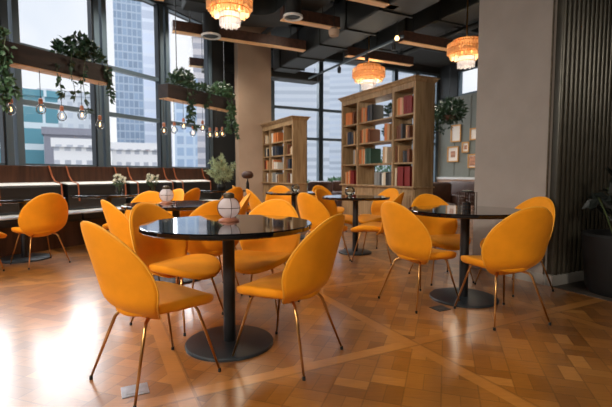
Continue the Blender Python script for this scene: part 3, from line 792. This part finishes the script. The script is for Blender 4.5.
ivy('low leafy growth along the middle of the right planter', s_of(195), s_of(213), zt, 160, .13, [(s_of(203), .30, 20)], M['leaf'])
bulb0 = None
BULBS = [(11, 110), (41, 109.5), (62, 116.5), (82, 115.5), (100, 125), (164, 131), (174.4, 130), (183.6, 126), (193, 133), (202.7, 128), (210, 135), (216.7, 134.5), (222.3, 134)]
for i, (px, py) in enumerate(BULBS):
    P = on_plane(px, py, NX, PN+.02)
    zb = PZ if i < 5 else PZ-.03
    t = thing('pendant_bulb', '%s bare pendant bulb from left under the %s planter' % (ORD[i if i < 5 else i-5], 'left' if i < 5 else 'right'), 'lamp', P, ROT_N, 'bare bulbs under the planters')
    k = 1.0
    obj('bulb', lathe(nb(), [(0, -.06), (.03, -.052), (.05, -.028), (.056, 0), (.05, .028), (.03, .054), (.018, .075), (0, .075)], 20), M['clear'], t, smooth=True)
    obj('filament', tube(nb(), [(0, 0, .03), (.01, 0, -.012), (-.01, .004, -.014), (0, 0, .03)], .007, 6), M['bulb'], t)
    obj('socket', lathe(nb(), [(0, .07), (.022, .07), (.024, .1), (.022, .125), (.006, .135), (0, .135)], 16), M['lantern_base'], t, smooth=.6)
    obj('cord', tube(nb(), [(0, 0, .13), (0, 0, zb-P.z)], .004, 5), M['iron'], t)

# ------------------------------------------------------------------ ceiling: beams, ducts, tracks, chandeliers
def beam(a0, a1, m, label, z=3.5):
    t = thing('ceiling_beam', label, 'beam', AM(0, m), ROT_A, 'timber ceiling beams')
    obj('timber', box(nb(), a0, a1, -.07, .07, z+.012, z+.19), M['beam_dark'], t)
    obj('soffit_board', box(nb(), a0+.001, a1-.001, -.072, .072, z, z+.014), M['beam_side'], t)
    for a in (a0+.3, a1-.3): obj('hanger', tube(nb(), [(a, 0, z+.19), (a, 0, CEIL)], .008, 6), M['iron'], t)
beam(1.28, 3.85, -7.77, 'timber beam crossing before the beige pillar top')
beam(2.75, 3.80, -6.37, 'short timber beam beginning at the round ceiling vent')
beam(.35, .95, -6.40, 'timber beam end at picture top over the second window')
beam(3.1, 4.1, -5.18, 'timber beam at the picture top between the vent and spotlight')
beam(4.80, 6.55, -7.70, 'timber beam just behind the middle chandelier')
beam(5.20, 6.62, -6.42, 'timber beam beside the glowing spot bulb')
beam(2.0, 2.9, -10.0, 'short far timber beam end beside the pillar top')
def duct(name, label, a0, a1, m0, m1, z0, z1, seams=6):
    t = thing(name, label, 'duct', AM(0, 0), ROT_A, 'dark ceiling ducts')
    obj('duct_body', box(nb(), a0, a1, -m1, -m0, z0, z1, .03), M['duct'], t)
    for i in range(seams):
        m = m0+(m1-m0)*(i+.5)/seams
        obj('flange', box(nb(), a0-.025, a1+.025, -m-.02, -m+.02, z0-.025, z1+.025), M['duct'], t)
    for i in range(2):
        m = m0+(m1-m0)*(.2+.6*i)
        obj('hanger', tube(nb(), [((a0+a1)/2, -m, z1), ((a0+a1)/2, -m, CEIL)], .01, 6), M['iron'], t)
    return t
duct('air_duct', 'wide dark duct running away above the middle of the room', 3.9, 4.5, -9.6, -2.0, 3.5, 4.05, 8)
duct('air_duct', 'big dark duct above the nearest chandelier', 1.38, 2.35, -7.45, -.5, 3.78, 4.25, 7)
duct('air_duct', 'small dark duct above the right of the room', 5.75, 6.3, -9.4, -2.6, 3.85, 4.2, 7)
duct('air_duct', 'flat dark duct crossing under the back window transom', 2.3, 5.3, -10.15, -9.7, 3.4, 3.62, 0)
bm = nb()
t = thing('curved_duct', 'curved dark duct elbow between the two round ceiling vents', 'duct', AM(0, 0), ROT_A, 'dark ceiling ducts')
pl = [(2.42+.95*math.cos(a), 6.6-.0+.95*math.sin(a)) for a in [PI*.5*i/10 for i in range(11)]] + [(2.42+.35*math.cos(a), 6.6+.35*math.sin(a)) for a in [PI*.5*i/10 for i in range(11)]][::-1]
obj('elbow', prism(nb(), pl, 3.72, 4.2), M['duct'], t)
obj('straight_run', box(nb(), 2.77, 3.37, 1.5, 6.6, 3.72, 4.2), M['duct'], t)
for q in (2.2, 3.4, 4.6, 5.8): obj('flange', box(nb(), 2.75, 3.39, q-.02, q+.02, 3.70, 4.22), M['duct'], t)
obj('hanger', tube(nb(), [(3.07, 3, 4.2), (3.07, 3, CEIL)], .01, 6), M['iron'], t)
# pipes
for a, z, r_, lab in ((3.4, 4.1, .05, 'dark pipe left of the wide middle duct'), (5.2, 4.15, .045, 'dark pipe right of the wide middle duct'), (6.9, 4.0, .06, 'dark pipe nearest the gallery wall'), (.45, 4.2, .05, 'dark pipe nearest the windows')):
    o = obj('ceiling_pipe', tube(nb(), [(a, -1.0, z), (a, 9.6 if a > 1 else 7.0, z)], r_, 12), M['duct'], loc=(0, 0, 0), rotz=ROT_A, smooth=.8); tag(o, lab, 'pipe', 'dark ceiling pipes')
for i, (y, lab) in enumerate(((4.4, 'nearest cross strut under the ceiling'), (5.75, 'second cross strut under the ceiling'), (7.1, 'third cross strut under the ceiling'), (8.6, 'farthest cross strut under the ceiling'))):
    o = obj('ceiling_strut', box(nb(), .6, 9.6, y-.05, y+.05, 4.25, 4.36), M['duct'], rotz=ROT_A); tag(o, lab, 'strut', 'ceiling struts')
# lighting track with heads
t = thing('lighting_track', 'thin dark lighting track running towards the back window', 'track light', AM(0, 0), ROT_A)
at0 = AX.dot(Vector((-.02, 10.2, 0))); at1 = AX.dot(Vector((1.64, 7.34, 0)))
ta = (at0+at1)/2; y0, y1 = -MX.dot(Vector((1.64, 7.34, 0))), -MX.dot(Vector((-.02, 10.2, 0)))
obj('rail', box(nb(), ta-.02, ta+.02, y0-.15, y1, 3.3, 3.335), M['mullion'], t)
for q in (.1, .9, 1.9, 2.8):
    y = y0+q
    hd = obj('spot_head', lathe(nb(), [(0, -.13), (.035, -.13), (.04, -.02), (.015, 0), (.012, .03), (0, .03)], 14, (ta, y, 3.28)), M['iron'], t, smooth=.6)
for y in (y0+.05, y0+1.2, y1-.3): obj('hanger', tube(nb(), [(ta, y, 3.33), (ta, y, 3.49)], .006, 5), M['iron'], t)
# round vents
def vent(px, py, z, label):
    d = ray(px, py); Y = (z-HC)/d.z; P = Vector((d.x*Y, Y, z)); rr = 9.5/FPX*Y
    t = thing('ceiling_vent', label, 'vent', P, 0, 'round black ceiling vents')
    obj('drum', lathe(nb(), [(0, .03), (rr*.85, .03), (rr*.8, CEIL-z), (0, CEIL-z)], 32), M['pot'], t, smooth=.5)
    obj('rim', lathe(nb(), [(rr*.86, 0), (rr, 0), (rr, .03), (rr*.82, .03), (rr*.86, 0)], 32), M['white'], t, smooth=.5)
    obj('grille', lathe(nb(), [(0, .012), (rr*.4, .012), (rr*.4, .02), (rr*.5, .02), (rr*.5, .012), (rr*.7, .012), (rr*.7, .029), (0, .029)], 32), M['base'], t, smooth=.5)
vent(211, 37, 3.4, 'round black ceiling vent drum left of the curved duct')
vent(293, 18, 3.4, 'round black ceiling vent drum over the short beam')
P = at(334, 32, 7.2); t = thing('pendant_spot', 'small pale drum spot hanging left of the wide duct', 'lamp', P, 0)
obj('drum', lathe(nb(), [(0, -.07), (.075, -.065), (.09, -.02), (.09, .03), (.05, .07), (0, .075)], 24), M['beige'], t, smooth=.7)
obj('rod', tube(nb(), [(0, 0, .07), (0, 0, CEIL-P.z)], .008, 6), M['iron'], t)
P = at(397, 38, 7.0); t = thing('spot_bulb', 'small glowing bulb under the dark ceiling duct', 'lamp', P, 0)
obj('bulb', lathe(nb(), [(0, -.045), (.03, -.03), (.036, 0), (.02, .03), (0, .04)], 16), M['bulb'], t, smooth=True)
obj('socket', lathe(nb(), [(0, .03), (.022, .03), (.022, .08), (0, .08)], 14), M['iron'], t, smooth=.5)
obj('cord', tube(nb(), [(0, 0, .08), (0, 0, CEIL-P.z)], .006, 5), M['iron'], t)
LIGHTS = []
def chandelier(px, py_bot, Y, label, k=1.0, zt=CEIL):
    P = at(px, py_bot, Y)
    t = thing('chandelier', label, 'chandelier', P, random.random(), 'tiered glass chandeliers')
    def tier(nm, r, z0, z1, n, m, rw):
        bm = nb()
        for i in range(n):
            a = 2*PI*i/n; rr = r*(1+.035*math.sin(i*2.4))
            zz0 = z0+.012*k*math.sin(i*1.7)
            tube(bm, [(rr*math.cos(a), rr*math.sin(a), zz0), (rr*math.cos(a), rr*math.sin(a), z1)], rw, 5)
        tr = obj(nm, bm, m, t)
        bm = nb(); tube(bm, arc(48, r, z1), .009*k, 6, True); tube(bm, arc(48, r+.012, (z0+z1)/2), .006*k, 6, True)
        obj('hoop', bm, M['gold'], tr, smooth=True)
    tier('lower_tier', .135*k, 0, .17*k, 40, M['rods_clear'], .0095*k)
    tier('middle_tier', .255*k, .15*k, .27*k, 64, M['rods'], .0115*k)
    tier('upper_tier', .30*k, .22*k, .38*k, 74, M['rods'], .0115*k)
    tier('crown_tier', .22*k, .36*k, .44*k, 50, M['rods'], .011*k)
    bm = nb()
    for i in range(6):
        a = PI*i/3; tube(bm, [(0, 0, .40*k), (.30*k*math.cos(a), .30*k*math.sin(a), .38*k)], .007*k, 6)
    obj('spider', bm, M['gold'], t)
    obj('stem', tube(nb(), [(0, 0, .2*k), (0, 0, zt-P.z)], .012, 8), M['gold'], t)
    obj('canopy', lathe(nb(), [(0, zt-P.z-.05), (.07, zt-P.z-.04), (.08, zt-P.z), (0, zt-P.z)], 24), M['gold'], t)
    for i in range(6):
        a = PI*i/3+.3; obj('bulb', lathe(nb(), [(0, -.03), (.018, -.02), (.022, 0), (.012, .03), (0, .035)], 12, (.17*k*math.cos(a), .17*k*math.sin(a), .29*k)), M['bulb'], t, smooth=True)
    LIGHTS.append((Vector((P.x, P.y, P.z+.25*k)), k))
chandelier(230, 26, 6.0, 'amber tiered chandelier at the picture top, above the windows end', 1.0, 3.775)
chandelier(368.5, 89, 9.3, 'amber tiered chandelier above the tall bookcase', 1.12)
chandelier(466, 67, 7.3, 'amber tiered chandelier half hidden by the grey pillar', 1.0)

# ------------------------------------------------------------------ gallery wall things
def picture(px0, px1, py0, py1, label, blob):
    P = [on_plane(x, y, AX, 10.195) for x, y in ((px0, py0), (px1, py0), (px1, py1), (px0, py1))]
    b0 = -MX.dot(P[0]); b1 = -MX.dot(P[1]); w = abs(b0-b1); zt = (P[0].z+P[1].z)/2; zb = (P[2].z+P[3].z)/2; h = zt-zb
    c = (P[0]+P[1])/2; c.z = zb
    t = thing('picture_frame', label, 'picture', c, ROT_A, 'gilt pictures on the gallery wall')
    f = .035
    bm = nb(); box(bm, -.03, 0, -w/2, w/2, 0, f); box(bm, -.03, 0, -w/2, w/2, h-f, h); box(bm, -.03, 0, -w/2, -w/2+f, f, h-f); box(bm, -.03, 0, w/2-f, w/2, f, h-f)
    obj('frame', bm, M['frame'], t)
    obj('mount', box(nb(), -.012, -.002, -w/2+f, w/2-f, f, h-f), M['mount'], t)
    if blob: obj('print', box(nb(), -.015, -.012, -w*blob, w*blob, h/2-h*blob, h/2+h*blob), M['print'], t)
picture(451.5, 461.5, 125, 142, 'gilt framed pale picture under the hanging plant', 0)
picture(448, 459, 146.5, 162, 'gilt framed picture with small ochre print, lowest on left', .2)
picture(462.5, 469.5, 142, 152.5, 'small gilt framed picture in the middle of the group', .2)
picture(470.5, 478, 128, 140, 'pale framed picture cut by the grey pillar, upper', 0)
picture(468.5, 477, 154, 168, 'gilt framed ochre picture cut by the grey pillar, lower', .34)
P = at(449, 116, 10.2); t = thing('hanging_plant', 'dark trailing plant hanging in a basket before the pictures', 'plant', P, 0)
obj('basket', lathe(nb(), [(0, -.12), (.12, -.1), (.2, 0), (.18, 0), (0, -.08)], 24), M['brown'], t, smooth=True)
bush(t, 0, 0, .12, .36, .3, .26, 620, .13, .05, M['leaf'])
st = nb(); lf = nb()
for (dx, dz) in ((-.36, -.55), (-.28, -.35), (.05, -.3), (-.15, -.4), (.3, -.1), (-.4, -.75)):
    tube(st, [(0, 0, .02), (dx*.7, 0, .05), (dx, -.02, dz*.4), (dx*1.05, 0, dz)], .006, 4)
    for j in range(28): u = random.random(); leaf(lf, Vector((dx*(.8+.25*u), random.uniform(-.05, .05), .05+(dz-.05)*u)), rv(), .1, .045)
obj('vine_stems', st, M['stem'], t); obj('vine_leaves', lf, M['leaf'], t)
obj('cord', tube(nb(), [(0, 0, 0), (0, 0, CEIL-P.z)], .008, 5), M['iron'], t)
def armchair(loc, rz, w, label):
    t = thing('armchair', label, 'armchair', loc, rz, 'brown armchairs at the back')
    obj('seat', box(nb(), -w/2+.1, w/2-.1, -.3, .34, .2, .44, .05), M['brown'], t, smooth=.7)
    obj('backrest', box(nb(), -w/2+.06, w/2-.06, -.42, -.26, .2, .86, .07), M['brown'], t, smooth=.7)
    for s in (-1, 1):
        obj('armrest', box(nb(), s*w/2-.07, s*w/2+.07, -.38, .34, .12, .6, .05), M['brown'], t, smooth=.7)
    for sx in (-1, 1):
        for sy in (-.3, .28): obj('leg', lathe(nb(), [(0, 0), (.018, 0), (.026, .2), (0, .2)], 12, (sx*(w/2-.12), sy, 0)), M['iron'], t)
armchair(at(440, 185, 8.6).xy.to_3d(), math.atan2(.6, .8)+2.4, .74, 'brown armchair behind the tall bookcase, below the pictures')
armchair(at(458, 188, 9.6).xy.to_3d(), ROT_A+PI/2, 1.3, 'wide brown armchair against the wall under the pictures')
armchair(at(313, 185, 9.9).xy.to_3d(), 2.6, .8, 'brown armchair between the two bookcases by the window')
armchair(at(351, 186, 10.7).xy.to_3d(), -2.4, .8, 'reddish-brown armchair by the back window, left of tall bookcase')

# ------------------------------------------------------------------ right pot, floor sockets
pp = AM(3.99, -1.98); t = thing('plant_pot', 'large black pot with a dark leafy plant against the fluted wall', 'plant', (pp.x, pp.y, .006), 0)
obj('pot', lathe(nb(), [(0, 0), (.21, 0), (.24, .05), (.285, .5), (.27, .52), (.25, .5), (.24, .45), (0, .45)], 40), M['pot'], t, smooth=.6)
st = nb(); lf = nb()
for i in range(22):
    a = random.uniform(0, 2*PI); rr = random.uniform(.04, .18); hh = random.uniform(.66, 1.04)
    top = Vector((rr*math.cos(a), rr*math.sin(a), hh)); tube(st, [(top.x*.2, top.y*.2, .45), (top.x*.6, top.y*.6, hh*.8), tuple(top)], .006, 5)
    for j in range(5):
        u = random.uniform(.6, 1); leaf(lf, Vector((top.x*u, top.y*u, .45+(hh-.45)*u)), rv()+Vector((top.x, top.y, .4)), .16, .075)
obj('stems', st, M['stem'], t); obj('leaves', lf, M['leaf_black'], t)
t = thing('floor_socket', 'steel floor socket cover left of the front chair', 'floor socket', (-.815, 1.935, 0), ROT_A)
obj('cover_plate', box(nb(), -.06, .06, -.055, .055, 0, .004, .0015), M['steel'], t)
obj('flap', box(nb(), -.042, .042, -.035, .035, .004, .006, .0008), M['steel'], t)
t = thing('floor_socket', 'dark floor socket plate at the wire cage table base', 'floor socket', (1.03, 3.16, 0), ROT_A)
obj('cover_plate', box(nb(), -.06, .06, -.055, .055, 0, .004, .0015), M['base'], t)
obj('flap', box(nb(), -.042, .042, -.035, .035, .004, .006, .0008), M['base'], t)

# ------------------------------------------------------------------ outside
def tower(px0, px1, py_top, Y, m, label, depth=5, zb=-12):
    a, b = at(px0, py_top, Y), at(px1, py_top, Y)
    cx = (a.x+b.x)/2; w = b.x-a.x
    ang = -math.atan2(cx, Y)
    o = obj('tower_building', box(box(nb(), -w/2, w/2, 0, depth, zb, a.z), -w/2-.15, w/2+.15, -.15, depth+.15, a.z-.02, a.z+.6), m, loc=(cx, Y, 0), rotz=ang)
    tag(o, label, 'building', 'buildings across the street')
blue = facade('blue_glass_tower', (168, 180, 194), (138, 154, 174), .55, .95, .8, .8)
lilac = facade('pale_tower', (226, 228, 234), (214, 218, 228), 3, 1.6, .8, .7)
stripe = facade('striped_tower', (214, 206, 204), (176, 174, 180), 40, 1.6, .98, .5)
fine = facade('pale_grid_tower', (216, 222, 228), (186, 196, 206), .8, 1.1, .75, .75)
teal = facade('teal_glass_block', (200, 212, 216), (92, 140, 152), 8, 2.1, .97, .72)
pale = facade('pale_block', (216, 216, 218), (192, 194, 200), 1.2, 1.4, .5, .5)
bluemid = facade('blue_mid_tower', (190, 204, 218), (158, 178, 202), 1.0, 1.3, .75, .7)
greywin = facade('white_office', (190, 195, 202), (174, 181, 191), 30, .8, .98, .5)
lowwin = facade('white_low_block', (222, 220, 220), (176, 178, 186), .7, 1.1, .55, .4)
white = mat('white_facade', (210, 208, 208), .7, noise=.03)
grey_roof = mat('grey_block', (128, 128, 138), .7, noise=.1)
tower(109, 136, -160, 52, blue, 'blue glass tower seen through the second window')
tower(134, 165, -150, 62, lilac, 'pale tall tower right of the blue glass tower')
tower(84, 100, -120, 70, fine, 'pale finely gridded tower seen beside the mullion')
tower(-60, 49, 92, 40, teal, 'teal glass block seen low in the left window')
tower(44, 104, 96, 55, pale, 'pale office block low in the left window')
tower(48, 98, 135, 38, grey_roof, 'grey low block in front of the pale offices')
tower(57, 100, 147, 31, lowwin, 'white low wall block at the foot of the left window')
tower(114, 160, 150, 36, lowwin, 'white low block at the foot of the second window')
tower(174, 196, 84, 48, bluemid, 'blue mid-height tower seen through the third window')
tower(193, 216, 38, 60, stripe, 'striped beige tower seen through the third window')
tower(250, 330, 20, 46, greywin, 'white office tower filling the back window left half')
tower(328, 450, 40, 58, greywin, 'white office tower filling the back window right half')
bm = nb(); box(bm, -160, 160, -60, 160, -12.5, -12); o = struct('ground_street', bm, mat('asphalt', (120, 120, 118), .9))
bm = nb(); p = AM(4.0, kB-.12)
prism(bm, [tuple(AM(a, m).xy) for a, m in ((-2.0, kB-.12), (11.5, kB-.12), (11.5, kB-9), (-2.0, kB-9))], -.4, -.12); struct('terrace', bm, mat('pale_terrace', (176, 176, 172), .8))
for i, (px, Y, h, lab) in enumerate(((296, 16.2, .9, 'low green shrub outside, between the low bookcase and mullion'), (338, 17.5, .9, 'low green shrub outside, by the tall bookcase foot'), (382, 18.5, 2.1, 'leafy shrub outside seen through the open bookcase bay'))):
    q = at(px, 172, Y); t = thing('outdoor_shrub', lab, 'plant', (q.x, q.y, -.12), 0, 'shrubs on the terrace')
    obj('trunk', tube(nb(), [(0, 0, 0), (0, 0, h*.6)], .04, 8), M['brown'], t)
    bush(t, 0, 0, h*.6, .9, .6, h*.42, 500, .22, .1, M['leaf_mid'])

# ------------------------------------------------------------------ light
sc = bpy.context.scene
w = bpy.data.worlds.new('sky'); sc.world = w; w.use_nodes = True
nt = w.node_tree; bg = nt.nodes['Background']
tc = nt.nodes.new('ShaderNodeTexCoord'); n = nt.nodes.new('ShaderNodeTexNoise'); n.inputs['Scale'].default_value = 2.6; n.inputs['Detail'].default_value = 6
r = nt.nodes.new('ShaderNodeValToRGB'); r.color_ramp.elements[0].color = (.60, .68, .80, 1); r.color_ramp.elements[1].color = (.90, .90, .93, 1)
r.color_ramp.elements[0].position = .3; r.color_ramp.elements[1].position = .62
nt.links.new(tc.outputs['Generated'], n.inputs['Vector']); nt.links.new(n.outputs['Fac'], r.inputs['Fac'])
sx = nt.nodes.new('ShaderNodeSeparateXYZ'); nt.links.new(tc.outputs['Generated'], sx.inputs[0])
mr = nt.nodes.new('ShaderNodeMapRange'); mr.inputs['From Min'].default_value = .38; mr.inputs['From Max'].default_value = .9; mr.inputs['To Min'].default_value = 1; mr.inputs['To Max'].default_value = 4.0
nt.links.new(sx.outputs[2], mr.inputs['Value'])                      # an overcast sky brightens towards the zenith
vm = nt.nodes.new('ShaderNodeVectorMath'); vm.operation = 'SCALE'; nt.links.new(r.outputs['Color'], vm.inputs[0]); nt.links.new(mr.outputs[0], vm.inputs['Scale'])
nt.links.new(vm.outputs[0], bg.inputs['Color'])
bg.inputs['Strength'].default_value = .95
def light(kind, name, loc, energy, col, **k):
    l = bpy.data.lights.new(name, kind); l.energy = energy; l.color = col
    for a, b in k.items(): setattr(l, a, b)
    o = bpy.data.objects.new(name, l); C.objects.link(o); o.location = loc; return o
s = light('SUN', 'hazy_sun', (0, 0, 12), 4.6, (.97, .985, 1.0), angle=math.radians(60))
dv = Vector((.533*.866, -.846*.866, -.5)); s.rotation_euler = dv.to_track_quat('-Z', 'Y').to_euler()
for i, (P, k) in enumerate(LIGHTS): light('POINT', 'chandelier_and_fill_light', P, 16, (1, .84, .6), shadow_soft_size=.06); light('POINT', 'chandelier_and_fill_light', P-Vector((0, 0, .85*k)), 24, (1, .86, .66), shadow_soft_size=.3)  # the lower point light is added to brighten floor and beam undersides
for a, m in ((1.6, -1.2), (.4, -3.6), (2.0, -5.6), (3.3, -6.9), (2.0, -8.6), (6.2, -8.2), (.6, -7.2), (8.2, -8.0), (-1.6, -4.6)):
    P = AM(a, m, 4.2)
    light('SPOT', 'overhead_fill_spot', P, 270 if m < -6 else 190, (1, .9, .76), spot_size=math.radians(120), spot_blend=.9, shadow_soft_size=.12)  # spots without fixtures, added overhead to brighten the room

for p, q, e in (((-3.4, -1.8, 3.3), (-.9, 3.2, .5), 700), ((.4, -2.6, 3.3), (.2, 3.6, .6), 700), ((2.0, -2.2, 3.3), (1.2, 3.6, .6), 250), ((-4.2, .6, 3.4), (-2.2, 5.0, .6), 330)):
    o = light('SPOT', 'front_fill_spot', p, e, (1, .93, .82), spot_size=math.radians(75), spot_blend=1.0, shadow_soft_size=.35)  # unseen spots added behind and beside the camera as frontal fill
    o.rotation_euler = (Vector(q)-Vector(p)).to_track_quat('-Z', 'Y').to_euler()
cam = bpy.data.cameras.new('camera'); co = bpy.data.objects.new('camera', cam); C.objects.link(co)
co.location = (0, 0, HC); co.rotation_euler = (PI/2-PITCH, 0, 0)
cam.sensor_width = 36; cam.lens = FPX/612*36; cam.clip_start = .05; cam.clip_end = 400
cam.dof.use_dof = True; cam.dof.focus_distance = 2.45; cam.dof.aperture_fstop = 3.4
sc.camera = co
sc.view_settings.view_transform = 'Standard'; sc.view_settings.look = 'None'; sc.view_settings.exposure = 0.28; sc.view_settings.gamma = 1
sc.view_settings.use_curve_mapping = False
